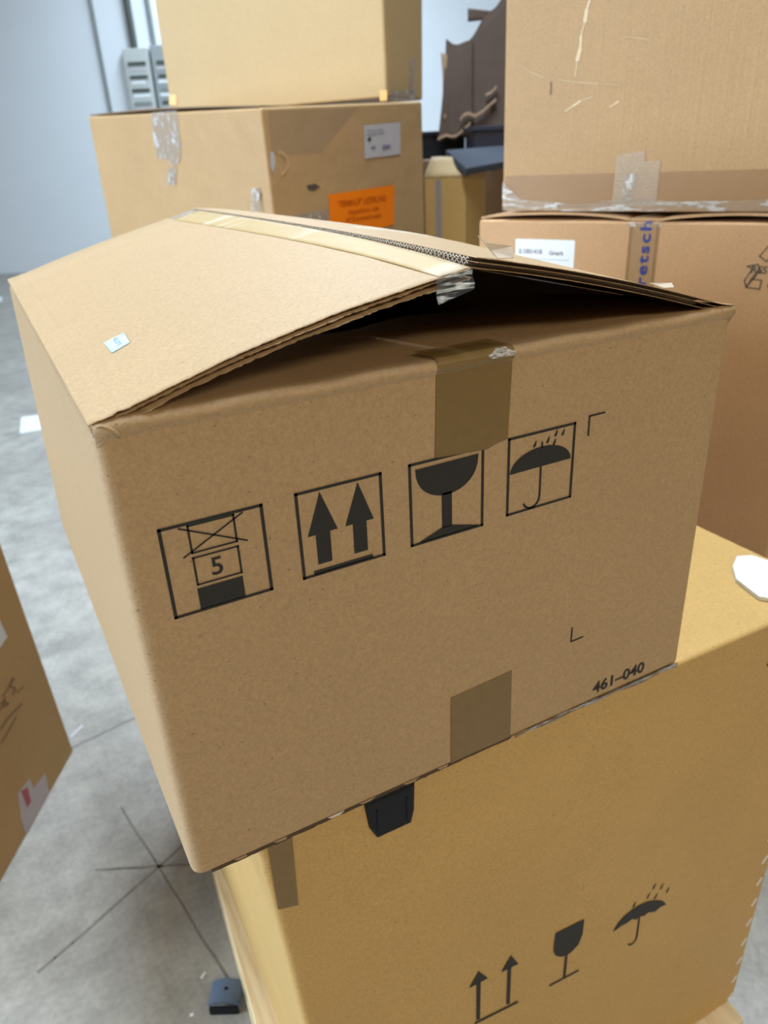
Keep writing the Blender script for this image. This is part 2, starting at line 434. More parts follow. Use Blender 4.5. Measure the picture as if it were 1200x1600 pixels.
# inner end flaps (front one with its rolled crease)
def prof_front(t):
    P = [(0.0005, 0.690), (-0.0008, 0.694), (-0.0042, 0.698), (-0.0050, 0.703), (-0.0035, 0.708), (0.001, 0.7115), (0.008, 0.7125), (0.03, 0.711), (0.10, 0.706), (0.22, 0.700), (0.34, 0.690), (0.47, 0.676)]
    return P
P = prof_front(0); PT = [(y+0.008, z-0.010) if i < 6 else (y+0.0015, z-0.0125) for i, (y, z) in enumerate(P)]
vs_ = []; fs = []; nx = 24
for i in range(nx+1):
    x = 0.004+0.992*i/nx
    dz = 0.0012*math.sin(i*1.7)+0.0008*math.sin(i*0.6)
    for (y, z) in P+PT[::-1]:
        yy = y+(0.02*math.sin(i*.9) if y > .45 else 0)
        sag = -0.012*math.sin(math.pi*i/nx)*min(1, max(0, y/0.4))
        vs_.append(W(x, yy, z+(dz if z > .7 else 0)+sag))
m_ = 2*len(P)
for i in range(nx):
    for k in range(m_):
        k2 = (k+1) % m_; fs.append((i*m_+k, i*m_+k2, (i+1)*m_+k2, (i+1)*m_+k))
fs.append(tuple(range(m_))); fs.append(tuple(reversed(range(nx*m_, (nx+1)*m_))))
recalc(mesh('end_flap', vs_, fs, KRAFT, mb, smooth=True))
sheet('end_flap', lambda u, v, o: W(0.02+0.96*u, D-0.01-0.47*v, 0.690-0.03*v*v+o), 6, 8, TB*.9, KRAFT, mb)

# long flaps
def zf_left(y): return 0.8215+0.0215*(1-math.exp(-y/0.28))
def zf_right(y): return 0.8335+0.0145*(1-math.exp(-y/0.40))
def lerp(a, b, t): return a+(b-a)*t
def flapL(u, v, off):           # off measured downward-negative from the outer skin
    y = v*D
    hx, hz = 0.0, 0.711-0.004
    fx, fz = 0.488+0.022*v, zf_left(y)
    x = lerp(hx, fx, u); z = lerp(hz, fz, u)
    bow = 0.0135*(1-0.5*v); z += bow*4*u*(1-u)*(1.15-0.3*u)
    z += 0.004*math.exp(-(u/0.05)**2)+0.0016*math.exp(-((u-0.068-0.004*math.sin(v*8))/0.008)**2)
    nx_, nz_ = -0.22, 0.975
    return W(x+nx_*off, y, z+nz_*off)
def flapR(u, v, off):
    y = v*D
    hx, hz = 1.0, 0.711-0.004
    fx, fz = 0.497+0.012*v, zf_right(y)
    x = lerp(hx, fx, u); z = lerp(hz, fz, u)
    bow = 0.008+0.022*min(1, v/0.35); z += bow*4*u*(1-u)
    z += 0.004*math.exp(-(u/0.05)**2)
    nx_, nz_ = 0.2, 0.98
    return W(x+nx_*off, y, z+nz_*off)
def ragged(f, amp, seed, sharp_u=False):
    r = random.Random(seed); tab = [r.uniform(-1, 1) for _ in range(400)]
    def h(u, v, off):
        if v == 0.0:
            k = u*160; i = int(k); e = lerp(tab[i], tab[i+1], k-i)
            slow = math.sin(u*9+seed)*0.8+math.sin(u*23+seed*2)*.5
            return f(u, amp*(e*0.6+slow*.55)/D, off)
        return f(u, v, off)
    return h
LT = 0.0007
def rv(v): return 0.0 if v == 0 else max(0.008, (v-0.125)/0.875)
def flap(name, f, seed, label):
    # three liners and two fluted layers of a double-wall board
    top = sheet(name, lambda u, v, o: ragged(f, 0.0028, seed)(u, rv(v), -LT+o/S), 150, 8, LT*S, KRAFT, mb, label=label)
    lay = (('liner', -0.0062), ('liner', -TB))
    for k, (nm, z0) in enumerate(lay):
        sheet(nm, lambda u, v, o, z0=z0, k=k: ragged(f, 0.0050, seed+5*k+3)(u, v, z0+o/S), 100, 6, LT*S*.9, KRAFTIN, top)
    for (z0, z1, wl_) in ((-0.0062+LT*.9, -LT-0.0005, 0.0085), (-TB+LT*.9, -0.0062, 0.0112)):
        nw = int(D/wl_); prof = []
        for k in range(nw*4+1):
            ph = (k % 4)/4
            hgt = (0.5, 1.0, 0.5, 0.0)[k % 4]
            prof.append((k/(nw*4), lerp(z0, z1, hgt)))
        nu = 10; vs_ = []; fs = []
        rr = random.Random(seed+9)
        ins = [rr.uniform(0, 0.004) for _ in prof]
        for j, (v, o) in enumerate(prof):
            vv = 0.022/D+v*(1-0.026/D)
            for i in range(nu+1):
                u = 0.13+(0.87-ins[j])*i/nu
                vs_.append(f(u, vv, o))
        for j in range(len(prof)-1):
            for i in range(nu):
                p = j*(nu+1)+i; fs.append((p, p+1, p+nu+2, p+nu+1))
        fo = mesh('fluting', vs_, fs, FLUTE, top, smooth=False)
        md = fo.modifiers.new('paper', 'SOLIDIFY'); md.thickness = 0.0007; md.offset = 0
    return top
fL = flap('top_flap', flapL, 3, 'left top flap, lit pale, with a strip of tape along its free edge')
fR = flap('top_flap', flapR, 11, 'right top flap with its ragged fluted edge showing')
# score line beside the left hinge
def on(f, uv, off=0.0004/S): return f(uv[0], uv[1], off)
# tape along the free edge of the left flap
sheet('flap_tape', lambda u, v, o: flapL(0.905-0.055*v+(0.093+0.055*v)*u, 0.001+0.94*v, 0.0006+o/S+0.0006*math.sin(v*40+u*9)*math.sin(math.pi*u)), 6, 60, 0.0003, YTAPE, fL)
sheet('flap_tape', lambda u, v, o: flapL(0.86+0.138*u, 0.945+0.053*v, 0.0006+o/S), 4, 4, 0.0003, CTAPE, fL)
# clear tape end folded over the front edge of the left flap
def hang(u, v, o):
    p = flapL(0.885+0.112*u, 0, 0); dz = (0.0006+0.0300*v-0.004*v*u)
    return p+Vector((0.003*v*S, (-0.0045-0.0014*math.sin(v*7+u*3)*1.3)*S-o, (0.001-dz)*S))
sheet('tape_end', hang, 8, 10, 0.0004, HTAPE, fL, label='crumpled clear tape folded over the flap corner')
# sticker on the left flap
sq = [(0.143, 0.312/D), (0.205, 0.312/D), (0.196, 0.246/D), (0.142, 0.238/D)]
def stk(u, v, o):
    a = lerp(sq[3][0], sq[2][0], u), lerp(sq[3][1], sq[2][1], u); b = lerp(sq[0][0], sq[1][0], u), lerp(sq[0][1], sq[1][1], u)
    return flapL(lerp(a[0], b[0], v), lerp(a[1], b[1], v), 0.0005+o/S)
st_ = sheet('sticker', stk, 3, 3, 0.0003, BLUEP, fL, label='small pale blue paper sticker')
tp = text_polys('KLDT', 1.0); e = extent(tp)
vs_ = []; fs = []
for p in tp:
    k = len(vs_)
    for (u, v) in p:
        a = (u-e[0])/(e[1]-e[0]); b = (v-e[2])/(e[3]-e[2])
        vs_.append(stk(0.42+0.22*b, 0.88-0.68*a, 0.0005))
    fs.append(tuple(range(k, len(vs_))))
mesh('sticker_print', vs_, fs, INKL, st_)

# tapes on the front face
FR = Plane(W(0, 0, 0), (1, 0, 0), (0, 0, 1))
def q(*pts): return [(x*S, z*S) for x, z in pts]
tape = film('packing_tape', q((0.429, 0.578), (0.438, 0.5765), (0.517, 0.571), (0.532, 0.576), (0.552, 0.579), (0.556, 0.6925), (0.433, 0.6925)), FR, BTAPE, mb, off=0.0004, label='brown packing tape over the top edge')
# the part of the tape that rolls over the crease
PP = [(y-0.0007, z+0.0004) for y, z in prof_front(0)[1:8]]+[(0.06, 0.7105)]
vs_ = []; fs = []
for i in range(7):
    x = 0.433+0.123*i/6
    for (y, z) in PP: vs_.append(W(x, y-0.0008, z+0.0018 if z > 0.7 else z+0.0))
mm = len(PP)
for i in range(6):
    for k in range(mm-1): fs.append((i*mm+k, (i+1)*mm+k, (i+1)*mm+k+1, i*mm+k+1))
mesh('tape_fold', vs_, fs, BTAPE, tape, smooth=True)
# pale scuffed spot on the fold
vs_ = []; fs = []
for k in range(17):
    t = 2*math.pi*k/16 if k < 16 else 0
    rr = 1+0.25*math.sin(k*5.1)
    vs_.append(W(0.534+0.021*rr*math.cos(t), -0.0068+(0.004*math.sin(t)*rr), 0.7135-0.0055+0.0062*math.sin(t)*rr))
fs.append(tuple(range(16)))
mesh('scuff', vs_[:16], fs, crinkle('scuffed_film', (60, 60, 400), 0.25, 0.95, (0.72, 0.70, 0.68, 1), 0.45, (0.4, 0.36, 0.3, 1)), tape)
film('packing_tape', q((0.450, 0.0095), (0.576, 0.0095), (0.574, 0.156), (0.530, 0.1535), (0.4515, 0.150)), FR, BTAPE, mb, off=0.0004, label='brown packing tape over the bottom edge')
# shiny tape showing along the bottom edge
def bt(u, v, o):
    x = 0.585+0.405*u
    return W(x, -0.0022-0.001*math.sin(u*40)*v, 0.002+0.0075*v+0.002*math.sin(u*23)*(1-v)-0.003*(1-v)*(u > .6))+Vector((0, -o, 0))
sheet('bottom_tape', bt, 40, 2, 0.0004, EDGET, mb, label='shiny clear tape along the bottom edge')
# ragged strip at the bottom flap edge, shade of the recess painted dark brown
rb = random.Random(4); rtab = [rb.uniform(0, 1) for _ in range(90)]
sheet('shade_board_edge', lambda u, v, o: W(0.028+0.55*u, 0.0012, 0.0108-(0.0062+0.0026*rtab[int(u*80)]*(0.4+0.6*math.sin(u*7)**2))*v)+Vector((0, -o, 0)), 80, 1, 0.0012,
      cardboard('recess_shade_brown', (0.085, 0.055, 0.032, 1), 0.9, 0.3), mb, label='ragged board edge along the bottom, dark with painted recess shade')
# torn edge paper along the bottom left
for k in range(6):
    x = 0.06+0.07*k+random.uniform(-.02, .02)
    film('torn_paper', q((x, 0.0105), (x+0.012+random.random()*.025, 0.0105), (x+0.02, 0.0068-random.random()*.002), (x+0.006, 0.0062)), FR, FLUTE if k == 2 else KRAFTIN, mb, off=0.0006)
# little curl of torn liner at the top left corner
sheet('torn_liner', lambda u, v, o: W(0.006+0.022*u+0.003*v, -0.0045-0.0018*math.sin(3*v), 0.708-0.015*u*u+0.0035*v)+Vector((0, -o, 0)), 8, 3, 0.0004, KRAFT, mb)
# torn tape tabs standing on the right flap
def tab(u, sz, hh):
    a = flapR(u, 0.004, 0.001); 
    vs_ = [a, a+Vector((-sz*.55, 0.004, hh*.9)), a+Vector((-sz*.1, 0.012, hh*.55)), a+Vector((sz*.62, 0.006, hh*.35)), a+Vector((sz*.5, 0.0, -0.001)),
           a+Vector((0, 0.010, hh*.25))]
    fs = [(0, 1, 5), (1, 2, 5), (2, 3, 5), (3, 4, 5), (4, 0, 5)]
    o = mesh('tape_tab', vs_, fs, tapemat('crumpled_tape', (0.66, 0.54, 0.42, 1), .9, .25, .8), fR, label='torn crumpled bit of tape')
    md = o.modifiers.new('s', 'SOLIDIFY'); md.thickness = 0.0006
tab(0.93, 0.030, 0.020); tab(0.32, 0.026, 0.006)

# printed symbols on the front
LW = 0.0042*S
def sym(name, polys, label): decal(name, polys, FR, INK, mb, label=label)
fr1 = ring(q((0.050, 0.572), (0.176, 0.572), (0.176, 0.4505), (0.050, 0.4505)), LW)
t5 = text_polys('5', 0.0245*S, 0.012); e = extent(t5)
sym('stacking_symbol', fr1+ring(q((0.0833, 0.5685), (0.1398, 0.5685), (0.1398, 0.532), (0.0833, 0.532)), LW*.62)
    + stroke(q((0.0722, 0.5682), (0.1532, 0.5294)), LW*.55)+stroke(q((0.1517, 0.5688), (0.0724, 0.5286)), LW*.55)
    + ring(q((0.0833, 0.525), (0.1398, 0.525), (0.1398, 0.4873), (0.0833, 0.4873)), LW*.62)
    + shift(t5, 0.1105*S-(e[0]+e[1])/2, 0.4945*S)+[q((0.0817, 0.4822), (0.1403, 0.4822), (0.1403, 0.4515), (0.0817, 0.4515))], 'printed stacking limit symbol with the number 5')
ar1 = q((0.2550, 0.5702), (0.2761, 0.5115), (0.2650, 0.5115), (0.2646, 0.4660), (0.2442, 0.4660), (0.2443, 0.5105), (0.2332, 0.5105))
ar2 = q((0.3096, 0.5702), (0.3301, 0.5115), (0.319, 0.5115), (0.3186, 0.4665), (0.2982, 0.4665), (0.2986, 0.5114), (0.2875, 0.5114))
def arrow_parts(P_): return [[P_[0], P_[6], P_[1]], [P_[5], P_[4], P_[3], P_[2]]]
sym('this_way_up_symbol', ring(q((0.2225, 0.5745), (0.3435, 0.5745), (0.3435, 0.4515), (0.2225, 0.4515)), LW)+arrow_parts(ar1)+arrow_parts(ar2)
    + [q((0.237, 0.4582), (0.3256, 0.4582), (0.3256, 0.4522), (0.237, 0.4522))], 'printed two upward arrows symbol')
bowl = [(0.3974, 0.567), (0.5011, 0.568)]
for k in range(1, 16):
    t = math.pi*k/16; bowl.append((0.4492+0.0518*math.cos(t), 0.567-0.0495*math.sin(t)**0.85))
sym('fragile_symbol', ring(q((0.3885, 0.5755), (0.509, 0.5755), (0.509, 0.4520), (0.3885, 0.4520)), LW)+[q(*bowl[::-1]), q((0.4393, 0.521), (0.4393, 0.466), (0.456, 0.466), (0.456, 0.521)),
    q((0.4005, 0.4528), (0.5023, 0.4528), (0.5023, 0.4545), (0.456, 0.4674), (0.4386, 0.4674), (0.4005, 0.4540))], 'printed goblet fragile symbol')
um = [(0.5581, 0.5209)]+[(0.6156+0.0575*math.cos(math.pi-math.pi*k/16), 0.5212+0.0325*math.sin(math.pi*k/16)) for k in range(1, 16)]+[(0.6731, 0.5216)]
hd = [(0.6156, 0.521), (0.6156, 0.4755)]+[(0.5998+0.0158*math.cos(math.pi*k/8), 0.4728-0.0165*math.sin(math.pi*k/8)) for k in range(0, 8)]
sym('keep_dry_symbol', ring(q((0.555, 0.5775), (0.6775, 0.5775), (0.6775, 0.4555), (0.555, 0.4555)), LW)+[q(*um[::-1])]+stroke(q(*hd), LW*.8)
    + [[(x*S, z*S) for x, z in drop(a, b, .0115, .0068)] for a, b in ((0.603, 0.5604), (0.6274, 0.5618), (0.6399, 0.5560), (0.6422, 0.5695), (0.6556, 0.5680))]
    + stroke(q((0.6161, 0.552), (0.6161, 0.5605)), LW*.7), 'printed umbrella keep dry symbol')
sym('corner_mark', stroke(q((0.7365, 0.5832), (0.7055, 0.5832), (0.7058, 0.5513)), LW*.75), 'printed corner mark')
sym('corner_mark', stroke(q((0.7035, 0.1963), (0.7028, 0.1665), (0.7306, 0.1672)), LW*.75), 'printed corner mark')
tn = text_polys('461\u2013040', 0.0245*S, 0.022); e = extent(tn); k = 0.131*S/(e[1]-e[0])
sym('carton_number', [[(0.7665*S+u*k, 0.0228*S+v) for u, v in p] for p in tn], 'printed number 461-040')

# ------------------------------------------------------------------ lower carton on a pallet
YF = -0.006; YL = 0.016; ZB = -1.505
lc = thing('pallet_carton', 'big ochre carton under the open carton, with white stitches down its right edge', 'box', W(0.8, 0.9, ZB))
cb4 = [W(0.196, YL, ZB), W(1.506, YF, ZB), W(1.506, 1.95, ZB), W(0.222, 1.95, ZB)]
ct4 = [W(0.103, YL, -0.0015), W(1.520, YF, -0.0015), W(1.520, 1.95, -0.0015), W(0.103, 1.95, -0.0015)]
shell('body', cb4, ct4, 0.020*S, KYEL, lc, edge=0.006)
CF = Plane(W(0, YL+0.0010, 0), (1.417, YF-YL, 0), (0, 0, 1))
def csym(name, polys, label): decal(name, [[(u+0.0095*S, v-0.0215*S) for u, v in p] for p in polys], CF, INK, lc, label=label)
A1 = q((0.512, -0.6062), (0.5367, -0.6480), (0.5178, -0.6425), (0.5175, -0.7805), (0.5082, -0.7775), (0.5076, -0.6434), (0.4885, -0.6462))
A2 = q((0.597, -0.6162), (0.6188, -0.6603), (0.599, -0.6540), (0.5993, -0.7900), (0.5902, -0.7865), (0.5897, -0.6544), (0.572, -0.6561))
csym('this_way_up_symbol', arrow_parts(A1)+arrow_parts(A2)+stroke(q((0.505, -0.7860), (0.6223, -0.8030)), 0.007*S), 'printed pair of arrows over a line')
csym('fragile_symbol', [q(*[(0.7211, -0.6292), (0.8048, -0.6374), (0.8040, -0.690), (0.7950, -0.720), (0.7750, -0.7335), (0.7599, -0.7355), (0.7420, -0.7280), (0.7260, -0.7120), (0.7190, -0.690), (0.7190, -0.666)][::-1])]
     + stroke(q((0.7599, -0.733), (0.76, -0.8190)), 0.007*S)+stroke(q((0.7159, -0.8161), (0.804, -0.8255)), 0.006*S), 'printed goblet symbol')
um2 = [(0.9041, -0.7539), (0.9190, -0.7300), (0.9357, -0.7177), (0.9600, -0.7100), (0.9865, -0.7085), (1.0160, -0.7150), (1.0428, -0.7287), (1.0680, -0.7480), (1.0846, -0.7729), (1.0720, -0.7690), (1.0626, -0.7679), (1.0453, -0.774), (1.0203, -0.7600), (1.0075, -0.7640), (0.9911, -0.7555), (0.9802, -0.7596), (0.9654, -0.7475), (0.9501, -0.7512), (0.9309, -0.7490)]
csym('keep_dry_symbol', [q(*um2[::-1])]+stroke(q((0.9914, -0.7566), (0.9932, -0.8334), (0.9900, -0.8460), (0.9830, -0.8530), (0.9740, -0.8520), (0.9660, -0.8440)), 0.0052*S)
     + [[(x*S, z*S) for x, z in drop(a, b, .021, .009, .45)] for a, b in ((0.967, -0.694), (1.013, -0.6913), (1.0401, -0.7113), (1.0288, -0.6674), (1.0567, -0.6856), (1.0814, -0.7143))], 'printed umbrella symbol')
csym('small_mark', stroke(q((1.284, -0.100), (1.292, -0.093)), 0.006*S), 'small dark mark')
def stitch(z):
    a, b = CF((1.468)*S, (z-0.013)*S), CF((1.4855)*S, (z+0.013)*S)
    d = (b-a).normalized(); m = Vector((-d.z, 0, d.x))*0.0022
    vs_ = []
    for t, w_ in ((0, .5), (.15, 1), (.85, 1), (1, .5)):
        p = a.lerp(b, t)
        vs_ += [p-m*w_+Vector((0, -0.0002, 0)), p+Vector((0, -0.0020*w_, 0)), p+m*w_+Vector((0, -0.0002, 0))]
    fs = [(k*3+i, k*3+i+1, (k+1)*3+i+1, (k+1)*3+i) for k in range(3) for i in range(2)]
    return recalc(mesh('stitch', vs_, fs, STITCH, lc, smooth=True))
for k in range(12): stitch(-0.507-0.0885*k)
film('corner_tape', q((0.120, -0.159), (0.155, -0.171), (0.161, -0.004), (0.120, -0.004)), CF, BTAPE, lc, off=0.0005, label='brown tape at the front corner')
# wrap of the corner tape on the left side
bl = cb4[0].lerp(ct4[0], 0.90); tl = ct4[0]
# black plastic handle insert
hp = [(0.287, -0.004), (0.383, -0.004), (0.380, -0.068), (0.373, -0.0965), (0.306, -0.0965), (0.294, -0.068)]
vs_ = []; fs = []
for off, sc_ in ((0.0, 1.0), (0.0028, 0.97), (0.0042, 0.86)):
    cx = sum(p[0] for p in hp)/6; cz = sum(p[1] for p in hp)/6
    vs_ += [CF((cx+(x-cx)*sc_)*S, (cz+(z-cz)*sc_)*S, off) for x, z in hp]
for k in range(2):
    for i in range(6): fs.append((k*6+i, k*6+(i+1) % 6, k*6+6+(i+1) % 6, k*6+6+i))
fs.append(tuple(range(12, 18))); fs.append(tuple(reversed(range(6))))
hi = recalc(mesh('handle_insert', vs_, fs, BLACKP, lc, label='black plastic handle insert'))
for x in (0.298, 0.3545):
    boxm('handle_rib', CF((x+.010)*S, -0.057*S, 0.0042), (0.0010, 0, 0), (0, 0.0008, 0), (0, 0, 0.027*S), BLACKP, hi)

# white paper pad on the carton's top
pad = [(1.444, 0.222), (1.395, 0.195), (1.352, 0.150), (1.330, 0.072), (1.350, 0.045), (1.400, 0.040), (1.478, 0.085), (1.492, 0.150), (1.478, 0.205)]
n = len(pad); vs_ = [W(x, y, 0.0) for x, y in pad]+[W(x, y, 0.010) for x, y in pad]+[W(1.42+(x-1.42)*.9, .12+(y-.12)*.9, 0.014) for x, y in pad]
fs = [tuple(reversed(range(n)))]+[(k*n+i, k*n+(i+1) % n, (k+1)*n+(i+1) % n, (k+1)*n+i) for k in range(2) for i in range(n)]+[tuple(range(2*n, 3*n))]
o = recalc(mesh('folded_paper', vs_, fs, WHITE, None, loc=W(1.42, .12, 0)))
tag(o, 'folded white paper lying on the ochre carton top at the right', 'paper')

# pallet
def plank(name, pal, corners, z0, z1, mat=WOOD):
    c = [Vector(p) for p in corners]
    vs_ = [Vector((p.x, p.y, z0)) for p in c]+[Vector((p.x, p.y, z1)) for p in c]
    o = recalc(mesh(name, vs_, [(3, 2, 1, 0), (4, 5, 6, 7), (0, 1, 5, 4), (1, 2, 6, 5), (2, 3, 7, 6), (3, 0, 4, 7)], mat, pal))
    md = o.modifiers.new('b', 'BEVEL'); md.width = 0.003; md.segments = 2
def pallet(label, P00, ax, ay, w_, l_, ztop):
    """P00 front-left corner; ax, ay unit directions; w_ along ax, l_ along ay"""
    pal = thing('wooden_pallet', label, 'pallet', Vector((P00.x, P00.y, 0)))
    def pt(a, b): return P00+ax*a+ay*b
    def rect(a0, a1, b0, b1): return [pt(a0, b0), pt(a1, b0), pt(a1, b1), pt(a0, b1)]
    # deck boards run along ay, on cross boards along ax
    bw = 0.145; nb = 5; gap = (w_-nb*0.125)/(nb-1)
    for k in range(nb):
        a0 = k*(0.125+gap); plank('deck_board', pal, rect(a0, a0+0.125, 0, l_), ztop-0.022, ztop)
    for b0 in (0, (l_-bw)/2, l_-bw): plank('cross_board', pal, rect(0, w_, b0, b0+bw), ztop-0.044, ztop-0.022)
    for b0 in (0, (l_-bw)/2, l_-bw):
        for a0 in (0, (w_-0.1)/2, w_-0.1): plank('block', pal, rect(a0, a0+0.1, b0, b0+bw), 0.022, ztop-0.044)
    for a0 in (0, (w_-0.1)/2, w_-0.1): plank('bottom_board', pal, rect(a0, a0+0.1, 0, l_), 0.0, 0.022)
    return pal
pax = Vector((math.cos(math.radians(-4.2)), math.sin(math.radians(-4.2)), 0)); pay = Vector((-pax.y, pax.x, 0))
Z2 = (ZB+1.75)*S
p00 = W(0.090, 0.035, 0); 
pallet('pale wooden pallet under the big ochre carton', Vector((p00.x, p00.y, 0)), pax, pay, 0.832, 1.2, Z2-0.0005)

# ------------------------------------------------------------------ right stack: tall carton and the one on top
a0 = Vector((0.997, 1.007, 0)); dr = Vector((0.399, -0.917, 0)).normalized(); dn = Vector((-dr.y, dr.x, 0))      # dn points away from the camera
if dn.dot(RF) < 0: dn = -dn
ZD = 1.482
def R4(o, z, l, dpt, s0=0.0, d0=0.0):
    p = Vector((o.x, o.y, 0))
    return [p+dr*s0+dn*d0+Vector((0, 0, z)), p+dr*l+dn*d0+Vector((0, 0, z)), p+dr*l+dn*dpt+Vector((0, 0, z)), p+dr*s0+dn*dpt+Vector((0, 0, z))]
tc = thing('tall_carton', 'tall tan carton at the right with a white label and a blue-lettered tape', 'box', a0+dr*.36+dn*.3+Vector((0, 0, 0.144)))
shell('body', R4(a0, 0.144, 0.715, 0.60), R4(a0, ZD, 0.72, 0.60), 0.008, KRED, tc, edge=0.006)
pallet('wooden pallet under the tall tan carton', a0-dn*0.0+dr*0.0+Vector((0, 0, 0)), dr, dn, 0.80, 0.6, 0.1435)
# lid flaps, bowed up between corner and tape
def lid(s0, s1, seed):
    def f(u, v, o):
        s = lerp(s0, s1, u); bowz = 0.0105*(math.sin(math.pi*u)**0.7 if 0 < u < 1 else 0)*(1-v)
        return a0+dr*s+dn*(0.003+0.290*v+0.003*math.sin(seed+u*9)*(1-v))+Vector((0, 0, ZD+0.0006+bowz+0.0045*v+o))
    return f
sheet('top_flap', lid(0.004, 0.352, 1), 24, 6, 0.0045, KRED, tc); sheet('top_flap', lid(0.416, 0.716, 4), 24, 6, 0.0045, KRED, tc)
sheet('top_flap', lambda u, v, o: a0+dr*(0.352+0.064*u)+dn*(0.003+0.290*v)+Vector((0, 0, ZD+0.0006+0.0045*v+o)), 2, 4, 0.0045, KRED, tc)
sheet('top_flap', lambda u, v, o: a0+dr*(0.004+0.712*u)+dn*(0.305+0.290*v)+Vector((0, 0, ZD+0.0051-.0045*v+o)), 4, 4, 0.0045, KRED, tc)
DF = Plane(a0, dr, (0, 0, 1))
if DF.N.dot(RF) > 0: DF.N = -DF.N
lb = film('shipping_label', [(0.097, 1.330), (0.239, 1.330), (0.239, 1.4405), (0.236, 1.4430), (0.0985, 1.4430), (0.097, 1.4415)], DF, WHITE, tc, label='white printed shipping label')
tt = text_polys('0.1001418', 0.0095, 0.02); decal('label_print', shift(tt, 0.106, 1.413)+shift(text_polys('Gmark', 0.0085, 0.02), 0.180, 1.412)
      + stroke([(0.106, 1.402), (0.228, 1.402)], 0.0008)+shift(text_polys('LE 100 19 pxmm', 0.004), 0.106, 1.394), DF, INKL, lb, off=0.0012)
tp_ = film('printed_tape', [(0.354, 0.95), (0.4145, 0.95), (0.4155, ZD-0.002), (0.354, ZD-0.002)], DF, tapemat('pale_tape', (0.50, 0.32, 0.15, 1), 0.35, 0.45, 0.2), tc, label='tape with blue lettering')
decal('tape_edge', stroke([(0.358, 0.95), (0.358, ZD-0.004)], 0.005)+stroke([(0.411, 0.95), (0.411, ZD-0.004)], 0.005), DF, tapemat('amber_edge', (0.34, 0.19, 0.06, 1), 0.55, 0.5, 0.1), tp_, off=0.0010)
tl_ = text_polys('retsch', 0.0215, 0.022, space=1.18); e = extent(tl_)
k = 0.123/(e[1]-e[0])
lett = [[(0.3985-v*1.0, 1.3600+u*k) for u, v in p] for p in tl_]
# letters read upward: rotate 90 degrees
decal('tape_lettering', lett, DF, INKB, tp_, off=0.0012, label='blue lettering running up the tape')
decal('tape_glare_patch', [[(0.352, ZD-0.010), (0.418, ZD-0.009), (0.418, ZD-0.001), (0.352, ZD-0.001)]], DF, CTAPE, tp_, off=0.0016)
# recycling mark
rc = (0.626, 1.398)
def rot(p, ang): c, s = math.cos(ang), math.sin(ang); return (rc[0]+p[0]*c-p[1]*s, rc[1]+p[0]*s+p[1]*c)
rec = []
for k in range(3):
    ang = 2*math.pi*k/3
    for poly in ([(-0.036, -0.030), (-0.012, -0.032), (-0.011, -0.016), (-0.026, -0.015), (-0.021, -0.006)], [(-0.036, -0.030), (-0.041, -0.018), (-0.030, 0.004), (-0.040, 0.008), (-0.022, 0.012), (-0.014, -0.002), (-0.021, 0.0), (-0.030, -0.016)]):
        rec += stroke([rot(p, ang) for p in poly], 0.0022, True)
rec += shift(text_polys('RESY', 0.013, 0.02), 0.594, 1.394)
decal('recycling_mark', rec, DF, INKS, tc, label='printed recycling arrows mark with letters')

uc = thing('upper_carton', 'scuffed tan carton stacked on the tall carton at the right, taped along its lower edge', 'box', a0+dr*.36+dn*.3+Vector((0, 0, 1.4985)))
oc = a0+dr*0.0565+dn*0.004
dr_s, dn_s = dr, dn
ZC = 1.4985
shell('body', R4(oc, ZC, 0.560, 0.56), R4(oc+dr*-0.004, 2.25, 0.566, 0.56), 0.010, KRIB, uc, edge=0.010)
UF = Plane(Vector((oc.x, oc.y, 0)), dr, (0, 0, 1))
if UF.N.dot(RF) > 0: UF.N = -UF.N
bt_ = film('reinforced_tape', [(0.008, ZC+0.008), (0.552, ZC+0.008), (0.552, ZC+0.072), (0.008, ZC+0.072)], UF, RTAPE, uc, label='amber reinforced tape band')
film('filament_tape', [(0.255, ZC+0.010), (0.345, ZC+0.010), (0.345, ZC+0.092), (0.315, ZC+0.090), (0.313, ZC+0.110), (0.258, ZC+0.104)], UF, FTAPE, uc, off=0.0012, label='clear filament tape strip over the seam')
for k in range(14):
    z = ZC+0.014+k*0.0066
    decal('filament', stroke([(0.258, z), (0.342 if z < ZC+0.09 else 0.312, z)], 0.0011), UF, plain('filament_thread', (0.42, 0.28, 0.16, 1), .4) if k == 0 else bpy.data.materials['filament_thread'], uc, off=0.0019)
decal('glare_patch', [[(0.275, ZC+0.020), (0.300, ZC+0.020), (0.302, ZC+0.070), (0.277, ZC+0.070)]], UF, CTAPE, uc, off=0.0024)
film('wrap_film', [(0.003, ZC+0.002), (0.557, ZC+0.002), (0.557, ZC+0.022), (0.40, ZC+0.019), (0.30, ZC+0.026), (0.18, ZC+0.015), (0.05, ZC+0.024), (0.003, ZC+0.06)], UF, WFILM, uc, off=0.0027, label='crumpled clear film along the bottom edge')
